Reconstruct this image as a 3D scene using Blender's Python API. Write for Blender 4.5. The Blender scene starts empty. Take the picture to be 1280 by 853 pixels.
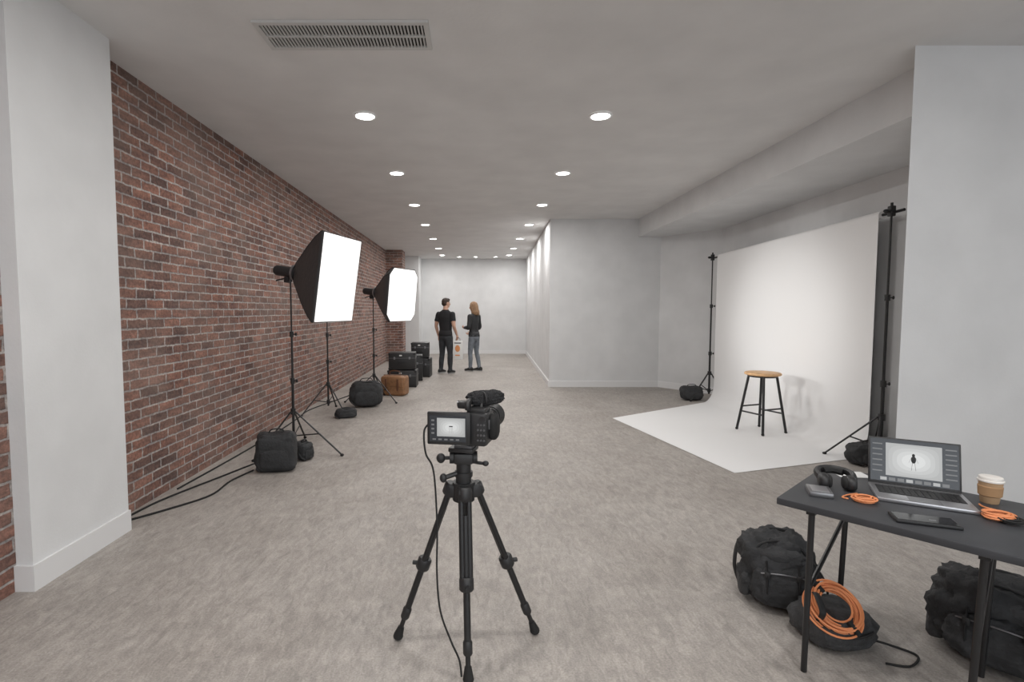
import bpy, bmesh, math, random
from mathutils import Vector, Matrix, noise, Euler
random.seed(7)
V=Vector
R=math.radians
sc=bpy.context.scene
try:
    sc.view_settings.view_transform='Standard'
except Exception: pass

# ---------------------------------------------------------------- materials
def new_mat(name):
    m=bpy.data.materials.new(name); m.use_nodes=True
    nt=m.node_tree; b=nt.nodes['Principled BSDF']
    return m,nt,b
def mat(name,col,rough=.6,metal=0,var=0,nscale=20,bump=0,bscale=200,emit=0,ecol=None,spec=.5):
    m,nt,b=new_mat(name)
    b.inputs['Base Color'].default_value=(*col,1); b.inputs['Roughness'].default_value=rough
    b.inputs['Metallic'].default_value=metal
    b.inputs['Specular IOR Level'].default_value=spec
    geo=nt.nodes.new('ShaderNodeNewGeometry')
    if var>0:
        n=nt.nodes.new('ShaderNodeTexNoise'); n.inputs['Scale'].default_value=nscale; n.inputs['Detail'].default_value=5
        nt.links.new(geo.outputs['Position'],n.inputs['Vector'])
        r=nt.nodes.new('ShaderNodeValToRGB')
        r.color_ramp.elements[0].position=.3; r.color_ramp.elements[1].position=.7
        r.color_ramp.elements[0].color=(*[max(0,c*(1-var)) for c in col],1)
        r.color_ramp.elements[1].color=(*[min(1,c*(1+var)) for c in col],1)
        nt.links.new(n.outputs['Fac'],r.inputs['Fac']); nt.links.new(r.outputs['Color'],b.inputs['Base Color'])
    if bump>0:
        n2=nt.nodes.new('ShaderNodeTexNoise'); n2.inputs['Scale'].default_value=bscale; n2.inputs['Detail'].default_value=4
        nt.links.new(geo.outputs['Position'],n2.inputs['Vector'])
        bp=nt.nodes.new('ShaderNodeBump'); bp.inputs['Strength'].default_value=bump; bp.inputs['Distance'].default_value=.01
        nt.links.new(n2.outputs['Fac'],bp.inputs['Height']); nt.links.new(bp.outputs['Normal'],b.inputs['Normal'])
    if emit>0:
        b.inputs['Emission Color'].default_value=(*(ecol or col),1); b.inputs['Emission Strength'].default_value=emit
    return m
def brick_mat():
    m,nt,b=new_mat('brick')
    L=nt.links.new; N=nt.nodes.new
    geo=N('ShaderNodeNewGeometry'); sep=N('ShaderNodeSeparateXYZ'); L(geo.outputs['Position'],sep.inputs[0])
    add=N('ShaderNodeMath'); L(sep.outputs[0],add.inputs[0]); L(sep.outputs[1],add.inputs[1])
    comb=N('ShaderNodeCombineXYZ'); L(add.outputs[0],comb.inputs[0]); L(sep.outputs[2],comb.inputs[1])
    nz=N('ShaderNodeTexNoise'); nz.inputs['Scale'].default_value=16; nz.inputs['Detail'].default_value=5
    L(comb.outputs[0],nz.inputs['Vector'])
    vm=N('ShaderNodeVectorMath'); vm.operation='MULTIPLY_ADD'; L(nz.outputs['Color'],vm.inputs[0])
    vm.inputs[1].default_value=(.024,.020,0); L(comb.outputs[0],vm.inputs[2])
    br=N('ShaderNodeTexBrick'); L(vm.outputs[0],br.inputs['Vector'])
    br.inputs['Scale'].default_value=1; br.inputs['Brick Width'].default_value=.225; br.inputs['Row Height'].default_value=.076
    br.inputs['Mortar Size'].default_value=.0085; br.inputs['Mortar Smooth'].default_value=.3; br.inputs['Bias'].default_value=-.05
    br.inputs['Color1'].default_value=(.325,.160,.116,1); br.inputs['Color2'].default_value=(.135,.080,.067,1)
    br.inputs['Mortar'].default_value=(.45,.41,.38,1)
    n2=N('ShaderNodeTexNoise'); n2.inputs['Scale'].default_value=1.5; n2.inputs['Detail'].default_value=6; L(comb.outputs[0],n2.inputs['Vector'])
    n3=N('ShaderNodeTexNoise'); n3.inputs['Scale'].default_value=38; n3.inputs['Detail'].default_value=7; n3.inputs['Roughness'].default_value=.7; L(comb.outputs[0],n3.inputs['Vector'])
    rr=N('ShaderNodeValToRGB'); L(n3.outputs['Fac'],rr.inputs[0])
    rr.color_ramp.elements[0].position=.32; rr.color_ramp.elements[1].position=.72
    rr.color_ramp.elements[0].color=(.46,.48,.51,1); rr.color_ramp.elements[1].color=(1.45,1.45,1.47,1)
    mx=N('ShaderNodeMixRGB'); mx.blend_type='MULTIPLY'; mx.inputs[0].default_value=1
    L(br.outputs['Color'],mx.inputs[1]); L(rr.outputs[0],mx.inputs[2])
    mp=N('ShaderNodeMapping'); mp.inputs['Scale'].default_value=(4.4,13,1); L(comb.outputs[0],mp.inputs[0])
    n4=N('ShaderNodeTexNoise'); n4.inputs['Scale'].default_value=1; n4.inputs['Detail'].default_value=2; L(mp.outputs[0],n4.inputs['Vector'])
    r4=N('ShaderNodeValToRGB'); L(n4.outputs['Fac'],r4.inputs[0])
    r4.color_ramp.elements[0].position=.35; r4.color_ramp.elements[1].position=.68
    r4.color_ramp.elements[0].color=(.72,.72,.74,1); r4.color_ramp.elements[1].color=(1.25,1.23,1.21,1)
    m4=N('ShaderNodeMixRGB'); m4.blend_type='MULTIPLY'; m4.inputs[0].default_value=1
    L(mx.outputs[0],m4.inputs[1]); L(r4.outputs[0],m4.inputs[2])
    r2=N('ShaderNodeValToRGB'); L(n2.outputs['Fac'],r2.inputs[0])
    r2.color_ramp.elements[0].position=.4; r2.color_ramp.elements[1].position=.72
    r2.color_ramp.elements[0].color=(0,0,0,1); r2.color_ramp.elements[1].color=(.42,.42,.42,1)
    m2=N('ShaderNodeMixRGB'); L(r2.outputs[0],m2.inputs[0]); L(m4.outputs[0],m2.inputs[1]); m2.inputs[2].default_value=(.32,.25,.215,1)
    L(m2.outputs[0],b.inputs['Base Color']); b.inputs['Roughness'].default_value=.9
    sub=N('ShaderNodeMath'); sub.operation='MULTIPLY_ADD'; L(br.outputs['Fac'],sub.inputs[0]); sub.inputs[1].default_value=-1; L(n3.outputs['Fac'],sub.inputs[2])
    bp=N('ShaderNodeBump'); bp.inputs['Strength'].default_value=.8; bp.inputs['Distance'].default_value=.014
    L(sub.outputs[0],bp.inputs['Height']); L(bp.outputs['Normal'],b.inputs['Normal'])
    return m
def floor_mat():
    m,nt,b=new_mat('concrete_floor')
    L=nt.links.new; N=nt.nodes.new
    geo=N('ShaderNodeNewGeometry')
    def nz(s,d,sx=1,sy=1,dist=0,rot=0):
        mp=N('ShaderNodeMapping'); mp.inputs['Scale'].default_value=(sx,sy,1); mp.inputs['Rotation'].default_value=(0,0,rot); L(geo.outputs['Position'],mp.inputs[0])
        n=N('ShaderNodeTexNoise'); n.inputs['Scale'].default_value=s; n.inputs['Detail'].default_value=d; n.inputs['Roughness'].default_value=.65
        n.inputs['Distortion'].default_value=dist
        L(mp.outputs[0],n.inputs['Vector']); return n
    a=nz(.9,8,1,1,.6); c=nz(26,8,1,.35,1.0,.9); e=nz(110,5); g=nz(7,8,1,1,1.0)
    r=N('ShaderNodeValToRGB'); L(a.outputs['Fac'],r.inputs[0])
    r.color_ramp.elements[0].position=.3; r.color_ramp.elements[1].position=.72
    r.color_ramp.elements[0].color=(.300,.272,.248,1); r.color_ramp.elements[1].color=(.395,.366,.340,1)
    cur=r.outputs[0]
    for n,s0,s1 in ((c,.78,1.2),(e,.78,1.22),(g,.86,1.14)):
        q=N('ShaderNodeMapRange'); L(n.outputs['Fac'],q.inputs[0]); q.inputs[1].default_value=.3; q.inputs[2].default_value=.7
        q.inputs[3].default_value=s0; q.inputs[4].default_value=s1
        mx=N('ShaderNodeMixRGB'); mx.blend_type='MULTIPLY'; mx.inputs[0].default_value=1; L(cur,mx.inputs[1]); L(q.outputs[0],mx.inputs[2]); cur=mx.outputs[0]
    L(cur,b.inputs['Base Color']); b.inputs['Specular IOR Level'].default_value=.4
    rq=N('ShaderNodeMapRange'); L(g.outputs['Fac'],rq.inputs[0]); rq.inputs[1].default_value=.3; rq.inputs[2].default_value=.7; rq.inputs[3].default_value=.48; rq.inputs[4].default_value=.7
    L(rq.outputs[0],b.inputs['Roughness'])
    bp=N('ShaderNodeBump'); bp.inputs['Strength'].default_value=.2; bp.inputs['Distance'].default_value=.01
    L(c.outputs['Fac'],bp.inputs['Height']); L(bp.outputs['Normal'],b.inputs['Normal'])
    return m

M_brick=brick_mat(); M_floor=floor_mat()
M_wall=mat('white_wall_paint',(.68,.685,.69),.85,var=.05,nscale=2.5,bump=.08,bscale=60)
M_ceil=mat('ceiling_paint',(.71,.705,.70),.9,var=.05,nscale=2.2,bump=.08,bscale=40)
M_base=mat('baseboard_paint',(.73,.73,.735),.5)
M_black=mat('black_metal',(.014,.014,.015),.4)
M_blackp=mat('black_plastic',(.02,.02,.021),.45,bump=.1,bscale=400)
M_rub=mat('rubber',(.012,.012,.012),.8)
M_fab=mat('black_nylon',(.030,.031,.033),.75,var=.35,nscale=12,bump=.7,bscale=45)
M_fab2=mat('charcoal_nylon',(.040,.041,.043),.7,var=.3,nscale=15,bump=.6,bscale=60)
M_soft=mat('softbox_fabric',(.045,.046,.048),.45,bump=.3,bscale=25)
M_strap=mat('webbing',(.014,.014,.015),.7)
M_grey=mat('grey_metal',(.25,.25,.26),.35,metal=.8)
M_silver=mat('aluminium',(.5,.5,.52),.32,metal=.85)
M_wood=mat('seat_wood',(.66,.40,.20),.5,var=.25,nscale=18)
M_paper=mat('backdrop_paper',(.82,.82,.82),.85)
M_dif=mat('diffuser',(.85,.85,.85),.8,emit=.60,ecol=(1,.99,.97),var=.05,nscale=5)
M_lamp=mat('downlight_lens',(1,1,1),.5,emit=14,ecol=(1,.98,.95))
M_trim=mat('lamp_trim',(.85,.85,.85),.4)
M_vent=mat('vent_metal',(.58,.58,.57),.5)
M_dark=mat('duct_dark',(.02,.02,.02),.9)
M_orange=mat('orange_cable',(.74,.27,.11),.5)
M_table=mat('table_top',(.040,.042,.047),.5,var=.15,nscale=8)
M_leather=mat('brown_leather',(.26,.13,.06),.5,var=.25,nscale=20,bump=.3,bscale=80)
M_leather2=mat('leather_strap',(.12,.05,.025),.5)
M_kraft=mat('kraft_cup',(.50,.33,.19),.8)
M_sleeve=mat('cup_sleeve',(.38,.23,.12),.9)
M_lid=mat('cup_lid',(.75,.72,.68),.4)
M_paperw=mat('white_paper',(.75,.75,.74),.8)
M_skin=mat('skin',(.55,.33,.24),.55)
M_hairb=mat('hair_brown',(.035,.02,.013),.6)
M_hairbl=mat('hair_blonde',(.30,.18,.10),.55,var=.35,nscale=60)
M_shirt=mat('black_tshirt',(.014,.014,.016),.85,bump=.4,bscale=25)
M_jkt=mat('black_jacket',(.016,.017,.019),.6,bump=.5,bscale=25)
M_jean1=mat('charcoal_jeans',(.035,.038,.043),.85,var=.25,nscale=12,bump=.5,bscale=25)
M_jean2=mat('grey_blue_jeans',(.16,.18,.205),.85,var=.25,nscale=12,bump=.5,bscale=25)
M_shoe=mat('shoe_black',(.015,.015,.015),.5)
M_sole=mat('shoe_sole',(.25,.25,.25),.6)
M_eye=mat('eye_white',(.8,.8,.8),.3); M_iris=mat('iris',(.03,.02,.015),.3); M_lip=mat('lips',(.42,.16,.13),.5)
M_scr=mat('screen_dark',(.02,.022,.025),.2,emit=.06,ecol=(.3,.33,.38))
M_scrl=[mat('screen_l%d'%i,(.02,.02,.02),.3,emit=e,ecol=(.95,.96,.95)) for i,e in enumerate((.42,.47,.53,.60,.68))]
M_scrm=mat('screen_mid',(.05,.05,.05),.3,emit=.16,ecol=(.75,.76,.78))
M_key=mat('key_black',(.008,.008,.009),.6)
M_fur=mat('mic_fur',(.03,.03,.032),.95,var=.5,nscale=200,bump=1,bscale=250)
M_btn=mat('button_grey',(.10,.10,.105),.4)
M_print=mat('orange_print',(.7,.3,.12),.6)
M_glass=mat('lens_glass',(.02,.02,.04),.05); M_glassb=mat('glass_black',(.01,.01,.012),.12)

# ---------------------------------------------------------------- mesh builder
def catmull(pts,n=6):
    pts=[V(p) for p in pts]
    if len(pts)<3: return pts
    P=[pts[0]]+pts+[pts[-1]]; out=[]
    for i in range(1,len(P)-2):
        a,b,c,d=P[i-1],P[i],P[i+1],P[i+2]
        for k in range(n):
            t=k/n
            out.append(.5*((2*b)+(c-a)*t+(2*a-5*b+4*c-d)*t*t+(3*b-a-3*c+d)*t**3))
    out.append(pts[-1]); return out
class MB:
    def __init__(s,name,M=None):
        s.name=name; s.bm=bmesh.new(); s.mats=[]; s.M=M or Matrix.Identity(4)
    def mi(s,m):
        if m not in s.mats: s.mats.append(m)
        return s.mats.index(m)
    def add(s,tb,m,X=None):
        i=s.mi(m)
        for f in tb.faces: f.material_index=i
        T=s.M@X if X is not None else s.M
        tb.transform(T)
        me=bpy.data.meshes.new('t'); tb.to_mesh(me); tb.free()
        s.bm.from_mesh(me); bpy.data.meshes.remove(me)
    def box(s,c,size,m,rot=(0,0,0),bevel=0,seg=2,taper=1):
        tb=bmesh.new(); bmesh.ops.create_cube(tb,size=1)
        for v in tb.verts:
            k=taper if v.co.z>0 else 1
            v.co=V((v.co.x*size[0]*k,v.co.y*size[1]*k,v.co.z*size[2]))
        if bevel>0: bmesh.ops.bevel(tb,geom=tb.edges[:],offset=bevel,segments=seg,affect='EDGES',profile=.5)
        s.add(tb,m,Matrix.Translation(c)@Euler(rot).to_matrix().to_4x4())
    def b2(s,lo,hi,m,bevel=0):
        s.box([(a+b)/2 for a,b in zip(lo,hi)],[b-a for a,b in zip(lo,hi)],m,bevel=bevel)
    def loft(s,rings,m,caps=True):
        tb=bmesh.new(); vs=[[tb.verts.new(p) for p in r] for r in rings]; n=len(rings[0])
        for i in range(len(vs)-1):
            for j in range(n):
                tb.faces.new((vs[i][j],vs[i][(j+1)%n],vs[i+1][(j+1)%n],vs[i+1][j]))
        if caps:
            tb.faces.new(vs[0][::-1]); tb.faces.new(vs[-1])
        bmesh.ops.recalc_face_normals(tb,faces=tb.faces[:])
        s.add(tb,m)
    def tube(s,pts,r,m,seg=8,sm=0,flat=1.0):
        if sm:
            if not isinstance(r,(int,float)):
                rr=catmull([V((a,0,0)) for a in r],sm); r=[a.x for a in rr]
            pts=catmull(pts,sm)
        pts=[V(p) for p in pts]; n=len(pts)
        if isinstance(r,(int,float)): r=[r]*n
        rings=[]; up=None
        for i,p in enumerate(pts):
            d=(pts[min(i+1,n-1)]-pts[max(i-1,0)])
            if d.length<1e-9: d=V((0,0,1))
            d.normalize()
            if up is None:
                a=V((0,0,1)) if abs(d.z)<.9 else V((1,0,0)); up=(a-d*a.dot(d)).normalized()
            else:
                up=(up-d*up.dot(d)); up=up.normalized() if up.length>1e-6 else d.orthogonal().normalized()
            sd=d.cross(up)
            rings.append([p+(sd*math.cos(2*math.pi*k/seg)+up*flat*math.sin(2*math.pi*k/seg))*r[i] for k in range(seg)])
        s.loft(rings,m)
    def cyl(s,a,b,r,m,r2=None,seg=16):
        s.tube([a,b],[r,r if r2 is None else r2],m,seg=seg)
    def ell(s,c,rad,m,rot=(0,0,0),e=1.0,nz=0,ns=6,nu=24,nv=14):
        tb=bmesh.new()
        def sp(v): return math.copysign(abs(v)**e,v)
        rows=[]
        seed=V((random.random()*50,random.random()*50,0))
        for j in range(nv+1):
            ph=-math.pi/2+math.pi*j/nv
            row=[]
            for i in range(nu):
                th=2*math.pi*i/nu
                p=V((sp(math.cos(ph))*sp(math.cos(th)),sp(math.cos(ph))*sp(math.sin(th)),sp(math.sin(ph))))
                if nz:
                    k=1+nz*noise.noise(p*ns*.35+seed)+nz*.6*noise.noise(p*ns+seed)+nz*.3*noise.noise(p*ns*2.3+seed)
                    p=V((p.x*k,p.y*k,p.z*(k if p.z>0 else 1)))
                row.append(V((p.x*rad[0],p.y*rad[1],p.z*rad[2])))
                if j in(0,nv): break
            rows.append([tb.verts.new(q) for q in row])
        for j in range(nv):
            a,b=rows[j],rows[j+1]
            for i in range(nu):
                k=(i+1)%nu
                if j==0: tb.faces.new((a[0],b[k],b[i]))
                elif j==nv-1: tb.faces.new((a[i],a[k],b[0]))
                else: tb.faces.new((a[i],a[k],b[k],b[i]))
        T=Matrix.Translation(c)@Euler(rot).to_matrix().to_4x4()
        s.add(tb,m,T)
    def prism(s,poly,z0,z1,m):
        tb=bmesh.new()
        a=[tb.verts.new((x,y,z0)) for x,y in poly]; b=[tb.verts.new((x,y,z1)) for x,y in poly]
        tb.faces.new(a); tb.faces.new(b); n=len(poly)
        for i in range(n): tb.faces.new((a[i],a[(i+1)%n],b[(i+1)%n],b[i]))
        bmesh.ops.recalc_face_normals(tb,faces=tb.faces[:])
        s.add(tb,m)
    def torus(s,c,Rr,r,m,seg=28,ms=8,rot=(0,0,0)):
        tb=bmesh.new(); vs=[]
        for i in range(seg):
            a=2*math.pi*i/seg
            vs.append([tb.verts.new(((Rr+r*math.cos(2*math.pi*k/ms))*math.cos(a),(Rr+r*math.cos(2*math.pi*k/ms))*math.sin(a),r*math.sin(2*math.pi*k/ms))) for k in range(ms)])
        for i in range(seg):
            for k in range(ms):
                tb.faces.new((vs[i][k],vs[(i+1)%seg][k],vs[(i+1)%seg][(k+1)%ms],vs[i][(k+1)%ms]))
        s.add(tb,m,Matrix.Translation(c)@Euler(rot).to_matrix().to_4x4())
    def finish(s,smooth=True,ang=40):
        me=bpy.data.meshes.new(s.name)
        xs=[v.co for v in s.bm.verts]
        c=V(((min(v.x for v in xs)+max(v.x for v in xs))/2,(min(v.y for v in xs)+max(v.y for v in xs))/2,min(v.z for v in xs)))
        for v in s.bm.verts: v.co-=c
        s.bm.to_mesh(me); s.bm.free()
        for m in s.mats: me.materials.append(m)
        if smooth:
            me.polygons.foreach_set('use_smooth',[True]*len(me.polygons))
            try: me.set_sharp_from_angle(angle=R(ang))
            except Exception: pass
        o=bpy.data.objects.new(s.name,me); o.location=c
        sc.collection.objects.link(o); return o
def XF(x,y,z,rz=0): return Matrix.Translation((x,y,z))@Matrix.Rotation(rz,4,'Z')

# ---------------------------------------------------------------- room
H=3.25
b=MB('floor'); b.b2((-3.0,-3.8,-.12),(5.9,17.9,0),M_floor); b.finish(False)
b=MB('ceiling'); b.b2((-3.0,-3.8,H),(5.9,17.9,H+.12),M_ceil); b.finish(False)
b=MB('wall_left'); b.b2((-2.8,3.3,0),(-2.54,17.6,H),M_brick); b.b2((-2.8,-3.6,0),(-2.44,2.75,H),M_brick)
b.b2((-2.6,15.0,0),(-2.05,15.6,H),M_brick); b.finish(False)
b=MB('column'); b.b2((-2.75,2.66,0),(-2.35,3.42,H),M_wall); b.finish(False)
b=MB('wall_far'); b.b2((-2.8,17.6,0),(2.1,17.8,H),M_wall); b.b2((-2.54,16.7,0),(-1.75,17.6,H),M_wall); b.finish(False)
b=MB('wall_corridor'); b.prism([(1.49,9.95),(1.83,17.6),(2.0,17.6),(1.66,10.1),(3.7,10.1),(3.7,9.95)],0,H,M_wall); b.finish(False)
b=MB('wall_right'); b.prism([(3.62,9.95),(4.35,9.0),(4.24,4.64),(4.95,4.6),(4.95,10.15),(3.62,10.15)],0,H,M_wall)
b.finish(False)
b=MB('wall_pier'); b.prism([(2.93,3.5),(5.75,3.5),(5.75,4.5),(4.75,4.6),(3.95,4.72)],0,H,M_wall); b.finish(False)
b=MB('beam'); b.b2((3.19,3.75,2.91),(4.9,9.98,H),M_wall); b.finish(False)
b=MB('wall_side'); b.b2((5.6,-3.6,0),(5.75,3.5,H),M_wall); b.finish(False)
b=MB('wall_back')  # opening in this wall is added to let world light in as fill
b.b2((-2.8,-3.75,0),(5.75,-3.6,.6),M_wall); b.b2((-2.8,-3.75,3.0),(5.75,-3.6,H),M_wall)
b.b2((-2.8,-3.75,.6),(-1.9,-3.6,3.0),M_wall); b.b2((4.9,-3.75,.6),(5.75,-3.6,3.0),M_wall); b.finish(False)
b=MB('added_fill_window_1')  # unseen window frame, added behind the camera around the fill-light opening
for x in (-1.88,.35,2.6,4.88): b.b2((x-.03,-3.7,.6),(x+.03,-3.64,3.0),M_black)
for z in (.62,1.85,2.98): b.b2((-1.9,-3.69,z-.025),(4.9,-3.65,z+.025),M_black)
b.finish(False)
def bboard(name,pairs,h=.125,t=.016):
    b=MB(name)
    for (p,q) in pairs:
        p=V(p); q=V(q); d=(q-p).normalized(); n=V((-d.y,d.x))*t
        b.prism([tuple(p),tuple(q),tuple(q+n),tuple(p+n)],0,h-.012,M_base)
        b.prism([tuple(p),tuple(q),tuple(q+n*.55),tuple(p+n*.55)],h-.012,h,M_base)
    b.finish(False)
b=MB('baseboard_column'); b.prism([(-2.44,2.644),(-2.334,2.644),(-2.334,3.42),(-2.351,3.42),(-2.351,2.661),(-2.44,2.661)],0,.14,M_base); b.finish(False)
bboard('baseboard_corridor',[((1.49,9.95),(1.83,17.6))])
bboard('baseboard_bay',[((3.62,9.95),(1.475,9.95))])
bboard('baseboard_far',[((1.82,17.6),(-1.75,17.6))])
bboard('baseboard_right',[((4.35,9.0),(3.62,9.95)),((4.241,4.7),(4.35,9.0))])

# vent
b=MB('ceiling_vent')
x0,x1,y0,y1=-1.34,-.27,3.2,3.53
z=H; fw=.032
b.b2((x0+fw,y0+fw,z-.003),(x1-fw,y1-fw,z-.001),M_dark)
b.b2((x0,y0,z-.016),(x1,y0+fw,z-.0005),M_vent); b.b2((x0,y1-fw,z-.016),(x1,y1,z-.0005),M_vent)
b.b2((x0,y0+fw,z-.016),(x0+fw,y1-fw,z-.0005),M_vent); b.b2((x1-fw,y0+fw,z-.016),(x1,y1-fw,z-.0005),M_vent)
b.b2((x0+fw,(y0+y1)/2-.007,z-.017),(x1-fw,(y0+y1)/2+.007,z-.004),M_vent)
n=46
for i in range(n):
    x=x0+.045+(x1-x0-.09)*i/(n-1)
    b.box((x,(y0+y1)/2,z-.010),(.0075,y1-y0-2*fw-.002,.010),M_vent,rot=(0,.4,0))
b.finish(False)

# downlights
LC=(1,.98,.955)
def downlight(x,y,r=.08,P=18.5):
    b=MB('recessed_downlight')
    rings=[]
    for rr,dz in ((r,-.004),(r+.006,-.012),(r+.022,-.010),(r+.026,-.0005)):
        rings.append([V((x+rr*math.cos(a*math.pi/14),y+rr*math.sin(a*math.pi/14),H+dz)) for a in range(28)])
    b.loft(rings,M_trim,caps=False)
    b.cyl((x,y,H-.001),(x,y,H-.006),r,M_lamp,seg=28)
    b.finish()
    if P:
        l=bpy.data.lights.new('downlight_lamp','AREA'); l.shape='DISK'; l.size=.14; l.energy=P; l.color=LC
        o=bpy.data.objects.new('downlight_lamp',l); o.location=(x,y,H-.02); sc.collection.objects.link(o)
for y in (4.72,6.65,8.62,10.6,12.65,14.6,16.4):
    downlight(-.97,y); downlight(1.15,y)
for x in (-.45,.1,.75): downlight(x,16.9,.06,0)
for y in (1.9,.2,-1.8):
    for x in (-.97,1.15,3.4): 
        if y>1 and x>3: continue
        downlight(x,y)

# ---------------------------------------------------------------- stands / lights
def stand_parts(b,h,legr=.5,joint=.42,az=(200,320,80),thick=.014):
    legr=legr if isinstance(legr,(tuple,list)) else [legr]*3
    b.cyl((0,0,.10),(0,0,joint+.35),thick,M_black)
    b.cyl((0,0,joint+.3),(0,0,h*.68),thick*.8,M_black); b.cyl((0,0,h*.66),(0,0,h),thick*.6,M_black)
    for z,t in ((joint,1.9),(joint+.33,1.6),(h*.67,1.5),(.16,1.7)):
        b.cyl((0,0,z-.03),(0,0,z+.03),thick*t,M_blackp)
        if z>joint:
            b.cyl((0,0,z),(.045,-.01,z),.006,M_blackp,seg=8); b.ell((.05,-.01,z),(.012,.008,.018),M_blackp,nu=10,nv=8)
    for a,lr in zip(az,legr):
        a=R(a); c,s_=math.cos(a),math.sin(a)
        f=V((c*lr,s_*lr,.014))
        top=V((c*.03,s_*.03,joint))
        b.tube([top,f],thick*.78,M_black,flat=.7)
        mid=top.lerp(f,.52)
        b.tube([V((c*.03,s_*.03,.16)),mid],thick*.5,M_black,seg=6)
        b.ell(f,(.02,.02,.014),M_rub,nu=10,nv=8)
def softbox_light(name,x,y,h,az,tilt,W,Ht,L,k8,legaz,legr):
    b=MB(name,XF(x,y,0)); stand_parts(b,h-.04,az=legaz,legr=legr)
    b.cyl((0,0,h-.1),(0,0,h+.02),.02,M_blackp)
    base=b.M.copy()
    b.M=base@Matrix.Translation((0,0,h))@Matrix.Rotation(az,4,'Z')@Matrix.Rotation(tilt,4,'Y')
    b.cyl((-.16,0,0),(.05,0,0),.055,M_blackp,seg=20); b.cyl((-.18,0,0),(-.16,0,0),.045,M_blackp,seg=20)
    b.box((-.03,0,-.07),(.05,.04,.09),M_blackp,bevel=.006)
    b.tube([(-.05,0,-.07),(-.16,.0,-.11)],.008,M_blackp)
    b.cyl((.045,0,0),(.07,0,0),.085,M_grey,seg=20)
    def ring(xx,w,hh):
        pts=[]
        k=k8
        pr=[(1,k),(k,1),(-k,1),(-1,k),(-1,-k),(-k,-1),(k,-1),(1,-k)]
        for i in range(8):
            a=V(pr[i]); c=V(pr[(i+1)%8])
            for t in (0,.34,.67): 
                q=a.lerp(c,t); pts.append(V((xx,q.x*w/2,q.y*hh/2)))
        return pts
    prof=[(.06,.10),(.12,.24),(.22,.43),(.34,.66),(.46,.87),(L-.02,1.0),(L,1.0)]
    rings=[ring(px,W*k,Ht*(k if k>.2 else k*W/Ht)) for px,k in prof]
    b.loft(rings,M_soft,caps=True)
    idx=(0,3,6,9,12,15,18,21) if k8<.8 else (1,8,13,20)
    for i in idx: b.tube([r[i]*1.0+V((0,r[i].y*.005,r[i].z*.005)) for r in rings],.005,M_strap,seg=5)
    f0=ring(L+.002,W*1.0,Ht*1.0); f1=ring(L+.008,W*1.0,Ht*1.0); f2=ring(L+.008,W*.982,Ht*.984); f3=ring(L+.004,W*.98,Ht*.982)
    b.loft([f0,f1,f2,f3],M_soft,caps=False)
    b.loft([ring(L+.001,W*.981,Ht*.983),ring(L+.007,W*.981,Ht*.983)],M_dif)
    c=b.M@V((L+.05,0,0)); d=(b.M.to_3x3()@V((1,0,0)))
    b.finish(ang=28)
    return c,d
c1,d1=softbox_light('softbox_light',-1.92,5.42,1.90,R(-15),R(8.5),.76,.88,.57,.985,(240,338,95),(.50,.62,.5))
c2,d2=softbox_light('softbox_light',-1.64,8.45,1.80,R(-26),R(6),.80,.84,.58,.74,(205,325,80),(.48,.5,.5))
def spot(name,loc,target,P,ang,rad,blend=1,col=(1,.99,.97)):
    l=bpy.data.lights.new(name,'SPOT'); l.energy=P; l.spot_size=ang; l.spot_blend=blend; l.shadow_soft_size=rad; l.color=col
    o=bpy.data.objects.new(name,l); o.location=loc; o.rotation_euler=(V(target)-V(loc)).to_track_quat('-Z','Y').to_euler(); sc.collection.objects.link(o)
spot('softbox_lamp',c1+d1*.35,(4.05,6.7,1.35),270,R(34),.3)
spot('softbox_lamp',c2+d2*.35,(4.05,6.7,1.25),180,R(34),.3)
b=MB('light_stand',XF(-2.12,7.45,0)); stand_parts(b,1.7,az=(225,320,90),legr=.42); b.cyl((0,0,1.7),(0,0,1.76),.012,M_grey); b.finish()

# backdrop
LS=V((3.96,8.52)); RS=V((4.02,4.98)); ZL=2.37; ZR=2.45
for P,az,lr,zz in ((LS,(205,300,100),(.42,.35,.42),ZL),(RS,(142,225,62),(.45,.40,.30),ZR)):
    b=MB('backdrop_stand',XF(P.x,P.y,0)); stand_parts(b,zz-.03,legr=lr,joint=.45,az=az,thick=.016)
    b.box((0,0,zz),(.05,.05,.10),M_blackp,bevel=.008)
    b.ell((-.05,0,zz),(.03,.02,.02),M_blackp,nu=12,nv=8); b.cyl((0,0,zz+.05),(0,0,zz+.08),.012,M_black)
    b.finish()
b=MB('paper_backdrop')
dirn=(RS-LS).normalized(); off=V((.055,0))
a2=LS+off; e2=RS+off
b.cyl((a2.x,a2.y+.04,ZL),(e2.x,e2.y-.08,ZR),.014,M_black)
topL=a2+dirn*.13; topR=e2-dirn*.17
b.cyl((topL.x,topL.y,ZL),(topR.x,topR.y,ZR-.004),.040,M_paper,seg=24)
FA=V((1.94,7.04)); FB=V((2.41,4.63))
tb=bmesh.new(); NS=40; rc=.28; grid=[]
for i in range(NS+1):
    s=i/NS; zt=ZL+(ZR-ZL)*s
    T=topL.lerp(topR,s)+V((-.041,0)); F=FA.lerp(FB,s); hd=(F-T); Lh=hd.length; hd.normalize()
    row=[(T,zt)]
    for k in range(1,24): row.append((T,zt+(rc-zt)*k/23))
    for k in range(1,13):
        a=math.pi/2*k/12
        row.append((T+hd*rc*(1-math.cos(a)),rc*(1-math.sin(a))+.004))
    for k in range(1,25): row.append((T+hd*(rc+(Lh-rc)*k/24),.004))
    grid.append([tb.verts.new((p.x+ (.006*math.sin(s*9)*max(0,1-z/2.5)*(z>.3)),p.y,z)) for p,z in row])
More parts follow.
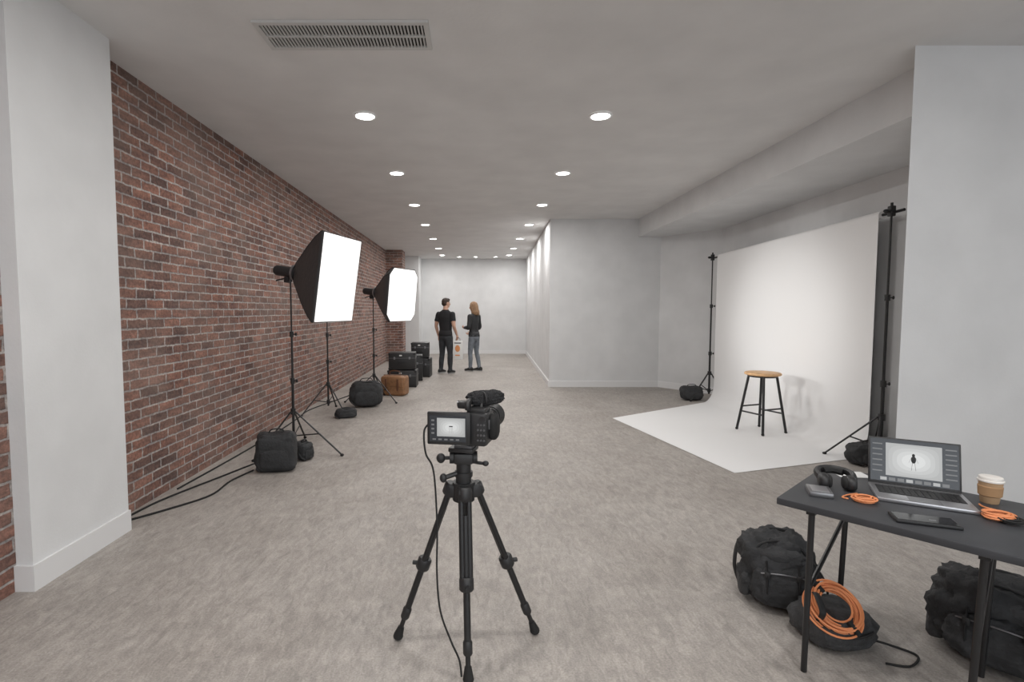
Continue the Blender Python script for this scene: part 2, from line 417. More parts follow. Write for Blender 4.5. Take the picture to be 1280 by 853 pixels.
for i in range(NS):
    for j in range(len(grid[0])-1):
        tb.faces.new((grid[i][j],grid[i][j+1],grid[i+1][j+1],grid[i+1][j]))
bmesh.ops.recalc_face_normals(tb,faces=tb.faces[:])
b.add(tb,M_paper); b.finish(ang=60)

# stool
b=MB('bar_stool',XF(3.56,6.25,.006,R(20)))
hs=.70
rings=[]
for rr,z in ((.185,hs),(.2,hs+.006),(.205,hs+.018),(.2,hs+.03),(.188,hs+.035)):
    rings.append([V((rr*math.cos(k*math.pi/20),rr*math.sin(k*math.pi/20),z)) for k in range(40)])
b.loft(rings,M_wood)
b.torus((0,0,hs-.01),.155,.012,M_black)
for k in range(4):
    a=math.pi/2*k+.785; c,s_=math.cos(a),math.sin(a)
    b.tube([(c*.15,s_*.15,hs-.004),(c*.265,s_*.265,.012)],.015,M_black,seg=10); b.ell((c*.265,s_*.265,.014),(.019,.019,.014),M_rub,nu=12,nv=8)
for z,off_ in ((.30,0),(.24,1)):
    rr=.15+(.115)*(hs-z)/hs
    pts=[V((rr*math.cos(math.pi/2*k+.785),rr*math.sin(math.pi/2*k+.785),z)) for k in range(4)]
    for k in range(4):
        if k%2==off_: b.cyl(pts[k],pts[(k+1)%4],.010,M_black,seg=8)
b.finish()

# ---------------------------------------------------------------- bags
def soft_bag(name,x,y,w,d,h,rz=0,m=None,handle=True,e=.55):
    m=m or M_fab
    b=MB(name,XF(x,y,0,rz))
    b.ell((0,0,h*.48),(w/2,d/2,h*.48),m,e=e,nz=.12,ns=4,nu=48,nv=28)
    b.ell((0,-d*.42,h*.34),(w*.36,d*.14,h*.26),m,e=.5,nz=.06,nu=24,nv=12)
    b.tube([(-w*.4,-d*.2,h*.86),(0,-d*.3,h*.93),(w*.4,-d*.2,h*.86)],.006,M_strap,sm=5,seg=6)
    if handle:
        b.tube([(-w*.2,0,h*.88),(-w*.14,0,h*1.03),(w*.14,0,h*1.04),(w*.2,0,h*.88)],.012,M_strap,sm=6,seg=8,flat=.5)
    b.tube([(-w*.47,0,h*.6),(-w*.5,-d*.3,h*.3),(-w*.3,-d*.5,h*.08)],.012,M_strap,sm=6,seg=6,flat=.4)
    b.finish(ang=80)
def backpack(name,x,y,w,d,h,rz=0,lean=0,m=None):
    m=m or M_fab
    b=MB(name,XF(x,y,0,rz)@Matrix.Rotation(lean,4,'X'))
    b.ell((0,0,h*.47),(w*.5,d*.5,h*.47),m,e=.72,nz=.22,ns=5,nu=64,nv=40)
    b.ell((0,-d*.38,h*.33),(w*.36,d*.20,h*.27),m,e=.62,nz=.18,nu=44,nv=26)
    b.ell((0,-d*.28,h*.70),(w*.32,d*.17,h*.14),M_fab2,e=.7,nz=.16,nu=36,nv=20)
    b.ell((w*.44,0,h*.26),(w*.09,d*.3,h*.2),M_fab2,e=.7,nz=.15,nu=24,nv=14)
    b.ell((-w*.44,0,h*.26),(w*.09,d*.3,h*.2),M_fab2,e=.7,nz=.15,nu=24,nv=14)
    b.tube([(-w*.34,-d*.30,h*.58),(-w*.28,-d*.33,h*.82),(0,-d*.30,h*.90),(w*.28,-d*.33,h*.82),(w*.34,-d*.30,h*.58)],.006,M_strap,sm=6,seg=6)
    b.tube([(-w*.28,-d*.53,h*.5),(0,-d*.58,h*.53),(w*.28,-d*.53,h*.5)],.004,M_grey,sm=5,seg=6)
    b.tube([(-.045,d*.1,h*.88),(-.035,d*.1,h*.965),(.035,d*.1,h*.965),(.045,d*.1,h*.88)],.009,M_strap,sm=5,seg=8)
    for sx in (-1,1):
        b.tube([(sx*w*.2,d*.4,h*.86),(sx*w*.46,d*.40,h*.7),(sx*w*.54,d*.30,h*.35),(sx*w*.45,d*.35,h*.07)],.022,M_strap,sm=6,seg=8,flat=.35)
        b.tube([(sx*w*.2,-d*.50,h*.66),(sx*w*.2,-d*.60,h*.4),(sx*w*.2,-d*.5,h*.12)],.008,M_strap,sm=5,seg=6,flat=.5)
        b.box((sx*w*.2,-d*.58,h*.5),(.025,.012,.03),M_blackp,bevel=.003)
    b.tube([(w*.3,-d*.3,h*.8),(w*.55,-d*.45,h*.45),(w*.45,-d*.75,.012),(w*.1,-d*.85,.012)],.012,M_strap,sm=7,seg=6,flat=.35)
    return b.finish(ang=80)
def case(name,x,y,z,w,d,h,rz=0):
    b=MB(name,XF(x,y,z,rz))
    b.box((0,0,h/2),(w,d,h),M_blackp,bevel=.012)
    b.box((0,0,h*.68),(w+.008,d+.008,.012),M_btn,bevel=.003)
    for sx in (-1,1):
        for sz in (.06,.94):
            b.box((sx*(w/2-.02),-d/2+.01,h*sz),(.05,.035,.04),M_black,bevel=.008)
        b.box((sx*w*.28,-d/2-.004,h*.68),(.035,.014,.05),M_grey,bevel=.004)
    b.tube([(-w*.13,-d/2,h*.45),(-w*.12,-d/2-.03,h*.43),(w*.12,-d/2-.03,h*.43),(w*.13,-d/2,h*.45)],.009,M_strap,sm=4)
    b.box((-w*.05,-d/2-.002,h*.84),(.05,.004,.025),M_paperw)
    b.finish()
soft_bag('camera_bag',-1.84,4.74,.36,.24,.37,R(8),e=.38)
soft_bag('sandbag',-1.70,5.08,.16,.16,.19,R(60))
soft_bag('sandbag',-1.78,7.12,.30,.20,.13,R(20))
soft_bag('gear_bag',-1.66,7.93,.5,.30,.42,R(10),e=.7)
b=MB('leather_bag',XF(-1.38,9.02,0,R(-15)))
b.ell((0,0,.175),(.225,.13,.175),M_leather,e=.24,nz=.02,nu=48,nv=28); b.box((0,-.130,.25),(.40,.03,.17),M_leather,bevel=.012)
for sx in(-1,1): b.box((sx*.11,-.149,.20),(.035,.012,.20),M_leather2,bevel=.003)
b.box((0,0,.35),(.42,.04,.012),M_leather2,bevel=.003)
b.tube([(-.1,0,.34),(-.08,0,.42),(.08,0,.42),(.1,0,.34)],.010,M_leather2,sm=6); b.finish(ang=50)
case('equipment_case',-1.38,10.1,0,.56,.40,.33); case('equipment_case',-1.39,10.12,.342,.52,.38,.33,R(3))
case('equipment_case',-1.17,11.6,0,.44,.40,.42,R(-4)); case('equipment_case',-1.19,11.62,.432,.40,.36,.34,R(2))
case('equipment_case',-1.33,10.95,0,.5,.36,.55,R(5))
soft_bag('sandbag',3.86,4.93,.42,.20,.22,R(10)); soft_bag('sandbag',3.66,8.50,.36,.22,.25,R(-10))

# floor cables
b=MB('floor_cable')
for pts in ([(-2.50,3.55),(-2.45,3.95),(-2.25,4.55),(-2.15,4.85),(-2.02,5.2),(-1.95,5.38)],
            [(-2.50,3.5),(-2.3,3.75),(-2.12,4.05),(-2.12,4.4),(-2.05,4.7)],
            [(-2.47,4.2),(-2.42,5.2),(-2.40,6.2),(-2.42,7.0),(-2.45,7.6),(-2.3,8.3),(-2.1,9.2)]):
    b.tube([(x,y,.008) for x,y in pts],.0075,M_rub,sm=8,seg=6)
b.finish()

# ---------------------------------------------------------------- tripod
b=MB('tripod')
cx,cy=-.04,2.19
feet=[V((-.34,2.25,0)),V((.287,2.29,0)),V((-.018,1.975,0))]
zt=.735
b.cyl((cx,cy,.56),(cx,cy,.80),.018,M_black); b.cyl((cx,cy,zt-.06),(cx,cy,zt+.02),.048,M_blackp,seg=20); b.cyl((cx,cy,zt+.02),(cx,cy,zt+.05),.034,M_blackp,seg=20)
for f in feet:
    d=V((f.x-cx,f.y-cy,0)).normalized(); side=V((-d.y,d.x,0))
    top=V((cx,cy,zt-.015))+d*.06; foot=V((f.x,f.y,.02))
    b.box(tuple(V((cx,cy,zt-.02))+d*.05),(.06,.06,.06),M_blackp,rot=(0,0,math.atan2(d.y,d.x)),bevel=.012)
    k1=top.lerp(foot,.50); k2=top.lerp(foot,.84)
    for sgn in(-1,1): b.tube([top+side*.016*sgn,k1+side*.016*sgn],.0125,M_black,seg=12)
    b.tube([top.lerp(foot,.12),k2],.0145,M_black,seg=12); b.tube([k1,foot],.0105,M_black,seg=12)
    dd=(foot-top).normalized()
    for k,w in ((k1,.031),(k2,.020),(top,.030)):
        b.tube([k-dd*.028,k-dd*.02,k+dd*.02,k+dd*.028],[w*.8,w,w,w*.8],M_blackp,seg=14)
    b.tube([k1+d*.02,k1+d*.05],.010,M_blackp)
    b.tube([foot-dd*.045,foot],[.014,.022],M_rub,seg=12); b.ell(tuple(foot-V((0,0,.003))),(.023,.023,.0165),M_rub,nu=12,nv=8)
b.cyl((cx,cy,.78),(cx,cy,.80),.04,M_blackp,seg=20); b.cyl((cx,cy,.80),(cx,cy,.855),.032,M_blackp,seg=20)
b.box((cx,cy,.862),(.085,.075,.05),M_blackp,bevel=.012); b.cyl((cx-.06,cy,.862),(cx+.06,cy,.862),.027,M_blackp,seg=18)
b.box((cx,cy,.902),(.11,.095,.02),M_blackp,bevel=.005,rot=(0,0,-.3)); b.box((cx+.01,cy,.917),(.08,.085,.014),M_btn,bevel=.003,rot=(0,0,-.3))
b.cyl((cx-.05,cy,.86),(cx-.085,cy-.01,.862),.008,M_blackp); b.ell((cx-.098,cy-.012,.862),(.020,.018,.022),M_blackp,nu=12,nv=8)
b.cyl((cx+.05,cy,.84),(cx+.085,cy-.01,.838),.007,M_blackp); b.ell((cx+.095,cy-.01,.838),(.015,.015,.012),M_blackp,nu=12,nv=8)
b.tube([(cx-.03,cy-.03,.80),(cx-.075,cy-.05,.79)],.011,M_blackp); b.ell((cx-.085,cy-.053,.788),(.016,.016,.02),M_blackp,nu=12,nv=8)
b.finish()

def picture(b,w,h,z0,fig):
    for i,(k,m) in enumerate(zip((1,.90,.76,.60,.42),M_scrl)):
        tb=bmesh.new(); e=(.02,.5,.7,.85,1)[i]
        vs=[]
        for q in range(44):
            a=2*math.pi*(q+.5)/44; c_,s_=math.cos(a),math.sin(a)
            vs.append(tb.verts.new((math.copysign(abs(c_)**e,c_)*w/2*k,z0-.0004*i,math.copysign(abs(s_)**e,s_)*h/2*k)))
        tb.faces.new(vs); b.add(tb,m)
    y=z0-.0028
    if fig=='person':
        b.ell((0,y,.18*h),(.028*w,.0005,.05*h),M_key,nu=14,nv=8); b.ell((0,y,.05*h),(.045*w,.0005,.11*h),M_key,nu=14,nv=8)
        for sx in(-1,1): b.tube([(sx*.018*w,y,-.02*h),(sx*.040*w,y,-.28*h)],.013*w,M_key,seg=6,flat=.1)
        for sx in(-1,1): b.tube([(sx*.035*w,y,.12*h),(sx*.085*w,y,-.05*h)],.009*w,M_key,seg=6,flat=.1)
    else:
        b.box((0,y,.06*h),(.13*w,.0006,.05*h),M_key)
        for sx in(-1,-.3,.4,1): b.tube([(sx*.045*w,y,.05*h),(sx*.075*w,y,-.30*h)],.010*w,M_key,seg=6,flat=.1)

# camera
b=MB('video_camera',XF(-.008,2.19,.926,R(-16)))
b.box((.035,.0,.073),(.100,.13,.142),M_blackp,bevel=.012)
b.box((.035,.05,.08),(.088,.05,.12),M_blackp,bevel=.015)
b.box((.035,0,.150),(.08,.10,.02),M_blackp,bevel=.005)
b.box((-.072,-.085,.078),(.185,.016,.140),M_blackp,bevel=.006,rot=(0,0,.12))
b.box((-.03,-.06,.08),(.03,.05,.05),M_blackp,bevel=.005)
Ms=b.M.copy(); b.M=Ms@Matrix.Translation((-.072,-.0935,.078))@Matrix.Rotation(.12,4,'Z')
b.box((-.002,0,0),(.155,.002,.110),M_scr)
sv=b.M.copy(); b.M=sv@Matrix.Translation((.012,-.0014,.006)); picture(b,.120,.078,0,'stool'); b.M=sv
for i in range(5): b.box((-.06+.025*i,-.0014,-.046),(.014,.001,.006),M_scrm)
for i in range(4): b.box((-.066,-.0014,-.02+.018*i),(.012,.001,.007),M_scrm)
b.M=Ms
for i in range(4):
    for j in range(3):
        b.cyl((.050+.013*j,-.066,.03+.022*i),(.050+.013*j,-.070,.03+.022*i),.0042,M_btn,seg=10)
b.cyl((.070,-.06,.12),(.070,-.074,.12),.014,M_blackp)
for k in range(3): b.box((.087,-.02+.03*k,.09),(.006,.018,.04),M_btn,bevel=.002)
for y0,y1,r in ((.065,.095,.040),(.095,.15,.044),(.15,.155,.048),(.155,.19,.042),(.19,.195,.046)):
    b.cyl((.04,y0,.080),(.04,y1,.080),r,M_blackp,seg=32)
for k in range(36):
    a=k*math.pi/18; b.box((.04+.0445*math.cos(a),.122,.080+.0445*math.sin(a)),(.003,.04,.003),M_rub)
b.cyl((.04,.195,.080),(.04,.235,.080),.046,M_blackp,r2=.058,seg=32)
b.cyl((.04,.234,.080),(.04,.237,.080),.048,M_glass,seg=32)
b.ell((.098,.02,.072),(.022,.045,.055),M_rub,e=.7)
b.tube([(.0,-.05,.155),(.0,-.05,.180),(.0,.0,.190),(.0,.06,.188),(.0,.085,.158)],.012,M_blackp,sm=5)
b.box((-.02,-.03,.172),(.05,.05,.030),M_blackp,bevel=.006); b.cyl((-.05,-.03,.175),(-.045,-.03,.175),.014,M_grey)
b.cyl((.045,.0,.15),(.045,.02,.185),.008,M_blackp)
b.ell((.050,.055,.190),(.034,.090,.033),M_fur,rot=(0,0,-.80),e=.75,nz=.14,ns=14,nu=48,nv=32)
b.torus((.045,.03,.187),.032,.004,M_blackp,rot=(math.pi/2,0,-.8))
b.finish()
b=MB('camera_cable')
b.tube([(-.185,2.15,1.02),(-.205,2.13,.99),(-.198,2.12,.90),(-.165,2.12,.82),(-.150,2.1,.6),(-.15,2.08,.40),(-.135,2.06,.25),(-.09,2.03,.14),(-.055,2.0,.08),(-.045,1.97,.03)],.004,M_rub,sm=8,seg=6); b.finish()

# ---------------------------------------------------------------- table
TA=V((.66,-.75)).normalized(); TB=V((.75,.66)).normalized(); P0=V((1.235,2.04))
TZ=.74
rzT=math.atan2(TA.y,TA.x)
b=MB('work_table',XF(P0.x,P0.y,0,rzT))
Lt=1.35; Dt=.66
b.box((Lt/2,Dt/2,TZ-.014),(Lt,Dt,.028),M_table,bevel=.004)
for sx in (.11,.60,1.22):
    for sy in (.06,Dt-.06):
        b.tube([(sx,sy,TZ-.03),(sx-.02,sy+(.05 if sy<.3 else .02),.0)],.0115,M_black,seg=10)
    b.box((sx,Dt/2,TZ-.04),(.03,Dt-.08,.022),M_black)
b.tube([(.11,Dt-.06,.66),(.6,Dt-.06,.66)],.009,M_black)
b.tube([(.10,.09,.36),(.10,Dt-.07,.52)],.009,M_black)
b.tube([(.59,.09,.36),(.59,Dt-.07,.52)],.009,M_black)
b.finish()
b=MB('laptop',XF(1.80,2.02,TZ,R(-30)))
b.box((0,0,.009),(.305,.215,.016),M_silver,bevel=.004)
b.box((0,.018,.0175),(.27,.105,.0015),M_key)
for r_ in range(5):
    for c_ in range(13):
        b.box((-.124+.0207*c_,.06-.021*r_,.019),(.017,.0165,.002),M_blackp)
b.box((0,-.072,.0176),(.10,.06,.001),M_grey)
bm0=b.M.copy(); b.M=bm0@Matrix.Translation((0,.109,.014))@Matrix.Rotation(R(-14),4,'X')
b.box((0,0,.100),(.305,.007,.198),M_blackp,bevel=.003); b.box((0,.0036,.100),(.30,.002,.194),M_silver)
b.box((0,-.0040,.103),(.290,.001,.180),M_scr)
sv=b.M.copy(); b.M=sv@Matrix.Translation((0,-.0050,.108)); picture(b,.185,.138,0,'person'); b.M=sv
for k in range(6): b.box((-.121,-.0048,.055+.023*k),(.034,.001,.005),M_scrm)
for k in range(7): b.box((.121,-.0048,.05+.020*k),(.036,.001,.005),M_scrm)
for k in range(8): b.box((-.10+.029*k,-.0048,.024),(.022,.001,.013),M_scrm if k%3 else M_scrl[0])
b.finish()
b=MB('coffee_cup',XF(2.045,1.985,TZ)@Matrix.Scale(.93,4))
def rg(r,z,n=28): return [V((r*math.cos(2*math.pi*k/n),r*math.sin(2*math.pi*k/n),z)) for k in range(n)]
b.loft([rg(.028,0),rg(.030,.002),rg(.040,.095)],M_kraft); b.loft([rg(.0335,.03),rg(.0385,.034),rg(.0405,.072),rg(.038,.075)],M_sleeve)
b.loft([rg(.043,.093),rg(.043,.099),rg(.040,.101),rg(.038,.112),rg(.036,.113)],M_lid); b.finish()
b=MB('smartphone',XF(1.62,1.795,TZ,R(-22)))
b.box((0,0,.007),(.19,.085,.012),M_blackp,bevel=.004); b.box((0,0,.0135),(.175,.072,.001),M_glassb); b.box((.02,-.01,.0142),(.02,.008,.0005),M_scrm); b.finish()
b=MB('hard_drive',XF(1.435,2.08,TZ,R(-25))); b.box((0,0,.011),(.085,.105,.022),M_grey,bevel=.005); b.box((0,0,.0225),(.06,.08,.001),M_silver); b.finish()
b=MB('paper_sheet',XF(1.75,2.33,TZ,R(-10))); b.box((0,0,.001),(.13,.09,.002),M_paperw); b.finish()
b=MB('headphones',XF(1.56,2.16,TZ,R(-25))@Matrix.Diagonal((.92,.92,.84,1)))
for sx in(-1,1):
    b.ell((sx*.052,-.02,.036),(.024,.044,.036),M_blackp,e=.75,nu=24,nv=14); b.ell((sx*.032,-.02,.036),(.014,.038,.032),M_rub,e=.8,nu=24,nv=14)
b.tube([(-.062,-.015,.045),(-.070,.03,.060),(-.052,.075,.066),(0,.098,.068),(.052,.075,.066),(.070,.03,.060),(.062,-.015,.045)],.015,M_blackp,sm=6,flat=1.3)
b.tube([(-.04,.070,.060),(0,.088,.062),(.04,.070,.060)],.018,M_rub,sm=6)
b.finish()
def coil(name,x,y,z,r,n,th,m,tail=None,flat=.8,j=.25):
    b=MB(name,XF(x,y,z)); pts=[]
    for i in range(n*14):
        a=2*math.pi*i/14; t=i/(n*14)
        rr=r*(.80+j*noise.noise(V((t*n*1.3,3,1)))+.12*math.sin(a*.37)); 
        pts.append((rr*math.cos(a)+.22*r*math.sin(t*17),flat*rr*math.sin(a)+.2*r*math.cos(t*13),th+ (th*1.5)*(i/14)*.55+th*.5*(1+math.sin(a*1.3))))
    b.tube(pts,th,m,sm=2,seg=6)
    if tail: b.tube(tail,th*.9,M_rub if m is not M_orange else m,sm=8,seg=6)
    b.finish()
coil('orange_cable_coil',1.555,2.0,TZ+.001,.047,4,.0035,M_orange,[(-.05,.01,.005),(-.06,.03,.004),(-.02,.055,.004),(.03,.07,.004)],j=.5)
coil('orange_cable_coil',1.915,1.825,TZ+.001,.055,6,.0035,M_orange,[(.05,.0,.005),(.07,.05,.004),(.05,.10,.004),(.06,.13,.004)],j=.5)
coil('black_cable_coil',1.92,1.79,TZ+.0015,.040,4,.0035,M_rub,j=.4)

# ground bags near table
backpack('backpack',1.56,2.55,.34,.27,.375,R(-20),lean=R(-5))
b=MB('cable_bag',XF(1.64,2.26,0,R(15)))
b.ell((0,0,.08),(.155,.14,.08),M_fab2,e=.65,nz=.12,nu=44,nv=22)
b.tube([(-.15,0,.09),(-.1,-.13,.10),(.06,-.14,.1),(.155,-.03,.09)],.006,M_strap,sm=6)
b.tube([(.12,-.06,.02),(.2,-.12,.008),(.24,-.2,.006),(.14,-.24,.006),(.06,-.2,.006)],.005,M_rub,sm=8,seg=6)
b.tube([(-.14,-.05,.13),(-.16,-.09,.20),(-.12,-.02,.24),(-.05,.05,.16)],.014,M_strap,sm=6,flat=.4)
b.finish(ang=80)
b=MB('orange_cable_coil'); 
b.M=XF(1.60,2.19,.185,0)@Matrix.Rotation(R(42),4,'X')
for i in range(13):
    t=i/12; rr=.118-.045*t+random.uniform(-.009,.009)
    b.torus((random.uniform(-.010,.010),random.uniform(-.008,.008),random.uniform(-.012,.018)),rr,.0045,M_orange,rot=(random.uniform(-.15,.15),random.uniform(-.15,.15),0),seg=36)
for a in (-1.2,2.0): b.box((.095*math.cos(a),.095*math.sin(a),0),(.06,.02,.045),M_rub,rot=(0,0,a),bevel=.004)
b.finish()
backpack('backpack',2.24,2.10,.44,.32,.385,R(-50),lean=R(-5))

# ---------------------------------------------------------------- people
def hand(b,w,d,nrm,thumb,curl,scale=1):
    w=V(w); d=V(d).normalized(); nrm=V(nrm); nrm=(nrm-d*nrm.dot(d)).normalized(); th=d.cross(nrm).normalized()
    if th.dot(V(thumb))<0: th=-th
    s=scale
    Mx=Matrix((( *th,),( *d,),( *nrm,))).transposed().to_4x4()
    sv=b.M.copy(); b.M=sv@Matrix.Translation(w)@Mx
    b.tube([(0,-.02*s,0),(0,.01*s,0),(.002,.045*s,0),(.002,.085*s,.002)],[.024*s,.028*s,.040*s,.036*s],M_skin,seg=12,sm=3,flat=.42)
    for i,(x,L) in enumerate(((.028,.072),(.0095,.080),(-.010,.074),(-.028,.058))):
        p=V((x*s,.075*s,0)); a=0; pts=[V((x*.9*s,.06*s,0)),p]
        for f in (.45,.32,.26):
            a+=curl
            p=p+V((0,math.cos(a),math.sin(a)))*L*f*s; pts.append(p)
        b.tube(pts,[.0095*s,.0093*s,.0088*s,.0082*s,.006*s],M_skin,seg=8,sm=2)
    b.tube([(.022*s,.015*s,.004),(.043*s,.038*s,.010*s),(.050*s,.062*s,.018*s+curl*.01),(.044*s,.083*s,.026*s)],[.013*s,.0115*s,.0098*s,.007*s],M_skin,seg=8,sm=3)
    b.M=sv
def chain(b,pts,rad,m,flat=1):
    b.tube(pts,rad,m,seg=16,sm=4,flat=flat)
    b.ell(pts[0],(rad[0],)*3,m,nu=14,nv=10); b.ell(pts[-1],(rad[-1],)*3,m,nu=14,nv=10)
def person(name,x,y,rz,S,female,arms,head_yaw,head_pitch,sleeve,top_m,leg_m,legs):
    raw=MB('raw')
    def ell_ring(z,cy,rx,ry,cx=0,n=28): return [V((cx+rx*math.cos(2*math.pi*k/n),cy+ry*math.sin(2*math.pi*k/n),z)) for k in range(n)]
    if female: tor=[(.79,0,.12,.09),(.84,-.01,.165,.115),(.92,-.012,.175,.12),(1.0,0,.155,.105),(1.08,.005,.14,.098),(1.2,.012,.152,.115),(1.3,.018,.165,.125),(1.38,.005,.165,.105),(1.44,-.005,.135,.085),(1.485,-.005,.085,.06),(1.52,0,.052,.05),(1.60,.01,.047,.05)]
    else: tor=[(.78,0,.12,.09),(.84,-.01,.165,.115),(.93,-.01,.170,.12),(1.02,0,.163,.115),(1.1,.0,.165,.115),(1.22,0,.182,.12),(1.34,0,.20,.125),(1.41,-.005,.195,.11),(1.46,-.01,.16,.09),(1.495,-.01,.10,.068),(1.525,0,.062,.06),(1.60,.012,.056,.06)]
    raw.loft([ell_ring(z,cy,rx,ry) for z,cy,rx,ry in tor],M_skin)
    for sx,(hp,kn,an) in zip((-1,1),legs):
        hp,kn,an=V(hp),V(kn),V(an)
        k=.92 if female else 1
        chain(raw,[hp,hp.lerp(kn,.45),kn,kn.lerp(an,.4)+V((0,-.008,0)),an.lerp(kn,.1),an],[.098*k,.088*k,.064*k,.064*k,.052*k,.054*k],M_skin)
    sh=.175 if female else .20
    for side,(elb,wr) in zip((-1,1),arms):
        s0=V((side*sh,-.005,1.41)); elb=V(elb); wr=V(wr); k=(1.05 if female else 1.0)
        long=sleeve>1
        e2=.052 if long else .041; w2=.036 if long else .026
        chain(raw,[s0,s0.lerp(elb,.5),elb,elb.lerp(wr,.35),wr],[.062*k,.053*k,e2*k,(e2-.001)*k,w2],M_skin)
        if not long: raw.tube([s0,s0.lerp(elb,.3),s0.lerp(elb,.62)],[.066,.066,.064],M_skin,seg=16)
    HM=Matrix.Translation((0,.012,1.58))@Matrix.Rotation(head_yaw,4,'Z')@Matrix.Rotation(head_pitch,4,'X')
    raw.M=HM
    raw.ell((0,-.005,.105),(.076,.092,.095),M_skin,nu=24,nv=16)
    raw.ell((0,.03,.055),(.058,.062,.07),M_skin,nu=24,nv=16)
    raw.ell((0,.072,.005),(.026,.022,.02),M_skin)
    raw.tube([(0,.088,.10),(0,.112,.062),(0,.098,.054)],[.009,.015,.010],M_skin,seg=10)
    for s_ in(-1,1): raw.ell((s_*.078,-.0,.075),(.010,.02,.032),M_skin,rot=(-.15,0,s_*.3))
    raw.M=Matrix.Identity(4)
    ro=raw.finish()
    off=ro.location.copy()
    md=ro.modifiers.new('r','REMESH'); md.mode='VOXEL'; md.voxel_size=.0105
    m2=ro.modifiers.new('s','SMOOTH'); m2.iterations=4; m2.factor=.5
    dg=bpy.context.evaluated_depsgraph_get(); me=bpy.data.meshes.new_from_object(ro.evaluated_get(dg))
    me.transform(Matrix.Translation(off))
    b=MB(name,XF(x,y,0,rz)@Matrix.Scale(S,4))
    for m in (M_skin,top_m,leg_m): b.mi(m)
    segs=[]
    for side,(elb,wr) in zip((-1,1),arms): segs.append((V((side*sh,-.005,1.41)),V(elb),V(wr)))
    def pd(p,a,c):
        t=max(0,min(1,(p-a).dot(c-a)/(c-a).length_squared)); return (p-a.lerp(c,t)).length,t
    tb=bmesh.new(); tb.from_mesh(me)
    for v in tb.verts:
        if v.co.z<1.48:
            v.co+=V((v.co.x,v.co.y,0)).normalized()*.006*noise.noise(V((v.co.x*14,v.co.y*14,v.co.z*9)))
    for f in tb.faces:
        c=f.calc_center_median(); i=1
        if c.z<.93 : i=2
        if c.z>(1.515 if not female else 1.50): i=0
        for (a,e,w) in segs:
            d1,t1=pd(c,a,e); d2,t2=pd(c,e,w)
            if min(d1,d2)<.062 and (d2<d1 or t1>.25):
                u=t1 if d1<=d2 else 1+t2
                if abs(c.x)>.16 or c.y>.12 or u>1.05: i=1 if u<sleeve else 0
        f.material_index=i; f.smooth=True
    tb.transform(b.M); mm=bpy.data.meshes.new('t'); tb.to_mesh(mm); tb.free(); b.bm.from_mesh(mm)
    bpy.data.objects.remove(ro)
    b.loft([ell_ring(.90,-.005,.182 if not female else .178,.13),ell_ring(.93,-.005,.179 if not female else .172,.128),ell_ring(1.02,0,.166 if not female else .155,.118)],top_m)
    b.torus((0,.0,1.508 if not female else 1.50),.063,.012,top_m,rot=(.25,0,0))
    for side,(elb,wr) in zip((-1,1),arms):
        elb=V(elb); wr=V(wr); d=(wr-elb).normalized()
        dn=V((d.x*.6,d.y*.6,-1)) if d.z<-.6 else d
        hand(b,wr+d*.012,dn,(-side,.15,0) if d.z<-.6 else (-side*.6,0,.5),(0,1,0) if d.z<-.6 else (0,0,1),.35 if d.z<-.6 else .55)
    for sx,(hp,kn,an) in zip((-1,1),legs):
        a=V(an)
        def sr(y,w,h,z0=.0): 
            return [V((a.x+w*math.cos(t),a.y+y,max(.022,z0+h*.5+h*.5*math.sin(t)))) for t in [2*math.pi*k/16 for k in range(16)]]
        b.loft([sr(-.085,.02,.07,.02),sr(-.075,.036,.10),sr(-.03,.042,.125),sr(.03,.043,.11),sr(.09,.048,.08),sr(.15,.044,.062),sr(.18,.025,.045,.01)],M_shoe)
        b.loft([[V((a.x+w*math.cos(t),a.y+.047+.138*math.sin(t),z)) for t in [2*math.pi*k/24 for k in range(24)]] for w,z in((.047,0),(.05,.004),(.049,.024))],M_sole)
    sv=b.M.copy(); b.M=sv@HM
    for s_ in(-1,1):
        b.ell((s_*.030,.081,.095),(.013,.010,.007),M_eye,nu=12,nv=8); b.ell((s_*.030,.0895,.095),(.006,.003,.006),M_iris,nu=10,nv=6)
        b.tube([(s_*.015,.091,.113),(s_*.032,.088,.118),(s_*.048,.076,.112)],.0035,M_hairb,sm=3,seg=6)
    b.ell((0,.092,.035),(.022,.008,.007),M_lip,nu=14,nv=8)
    hm=M_hairbl if female else M_hairb
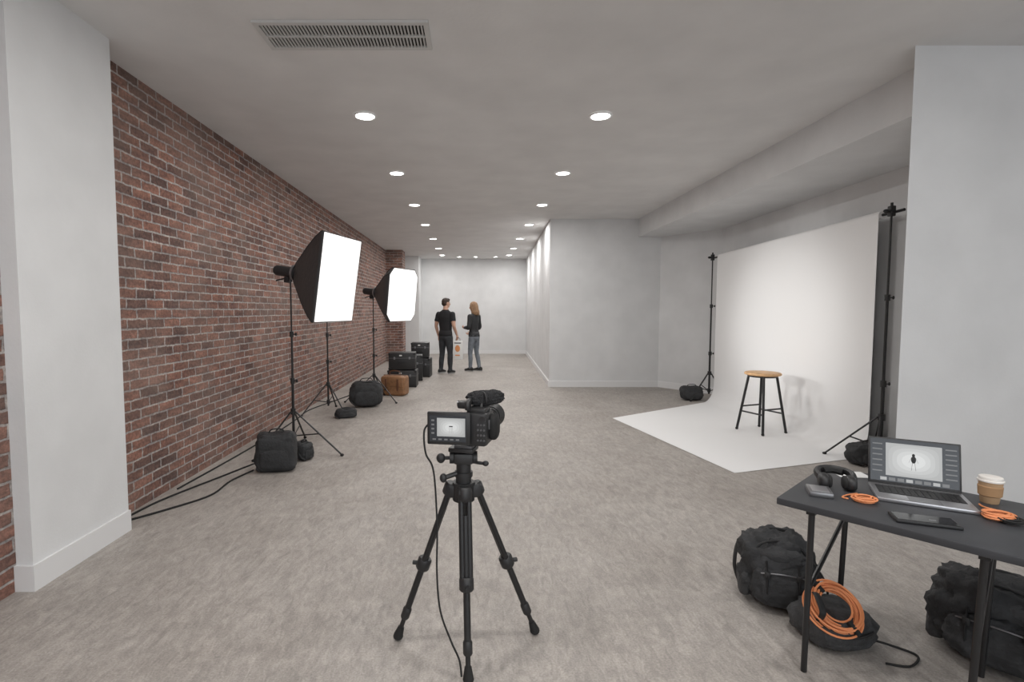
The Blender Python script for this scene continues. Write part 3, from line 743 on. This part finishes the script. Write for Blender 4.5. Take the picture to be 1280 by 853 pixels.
    if not female:
        b.ell((0,-.018,.122),(.081,.094,.090),hm,nz=.05,ns=10,nu=30,nv=20); b.ell((0,-.045,.08),(.076,.062,.07),hm,nz=.05,ns=10,nu=30,nv=16)
        b.ell((0,.045,.175),(.055,.045,.03),hm,nz=.15,ns=8,rot=(-.3,0,0))
    else:
        b.ell((0,-.02,.122),(.086,.096,.092),hm,nz=.04,ns=10,nu=30,nv=20)
        for i in range(70):
            a=-math.pi/2+(i/69-.5)*math.pi*1.36
            j=random.uniform(-.012,.012); ca,sa=math.cos(a),math.sin(a)
            Lh=random.uniform(-.17,-.10)
            b.tube([(ca*.03,-.02+sa*.03,.205),(ca*.078,-.015+sa*.088,.165),(ca*(.088+j),-.015+sa*(.098+j),.09),(ca*(.092+j),-.02+sa*.10,.0),(ca*(.095-j),-.03+sa*(.10+j),-.07),(ca*(.075+j),-.03+sa*(.095),Lh)],[.006,.013,.014,.013,.012,.004],hm,seg=6,sm=3)
    b.M=sv
    return b.finish(ang=180)
person('man',-.645,12.15,R(-32),1.0,False,
   arms=[((-.262,-.02,1.13),(-.252,.06,.88)),((.262,-.035,1.13),(.25,.10,.92))],
   head_yaw=R(-30),head_pitch=R(-4),sleeve=.62,top_m=M_shirt,leg_m=M_jean1,
   legs=[((-.088,0,.86),(-.115,.02,.47),(-.135,-.01,.09)),((.088,0,.86),(.11,.025,.47),(.125,.01,.09))])
person('woman',.03,12.6,R(52),.955,True,
   arms=[((-.235,-.01,1.13),(-.12,.22,1.12)),((.235,.0,1.13),(.14,.2,1.0))],
   head_yaw=R(14),head_pitch=R(-10),sleeve=1.9,top_m=M_jkt,leg_m=M_jean2,
   legs=[((-.085,0,.86),(-.095,.05,.47),(-.10,.04,.09)),((.085,0,.86),(.10,-.01,.47),(.11,-.09,.09))])
b=MB('tote_bag',XF(-.35,12.06,.34,R(-12)))
b.box((0,0,.22),(.22,.09,.44),M_paperw,bevel=.006); b.ell((0,-.046,.26),(.06,.004,.08),M_print); b.box((0,-.047,.10),(.11,.003,.03),M_print); b.box((0,-.047,.39),(.16,.003,.02),M_key)
b.tube([(-.05,0,.43),(-.04,0,.5),(.04,0,.5),(.05,0,.43)],.005,M_strap,sm=5); b.finish()

# ---------------------------------------------------------------- world & camera
w=bpy.data.worlds.new('w'); sc.world=w; w.use_nodes=True
bg=w.node_tree.nodes['Background']; bg.inputs[0].default_value=(.90,.95,1,1); bg.inputs[1].default_value=2.5
cam=bpy.data.cameras.new('camera'); co=bpy.data.objects.new('camera',cam); sc.collection.objects.link(co)
cam.sensor_width=36; cam.lens=18; cam.shift_x=49/1280; cam.clip_start=.05
co.location=(0,0,1.5); co.rotation_euler=(R(90-3.44),0,0); sc.camera=co
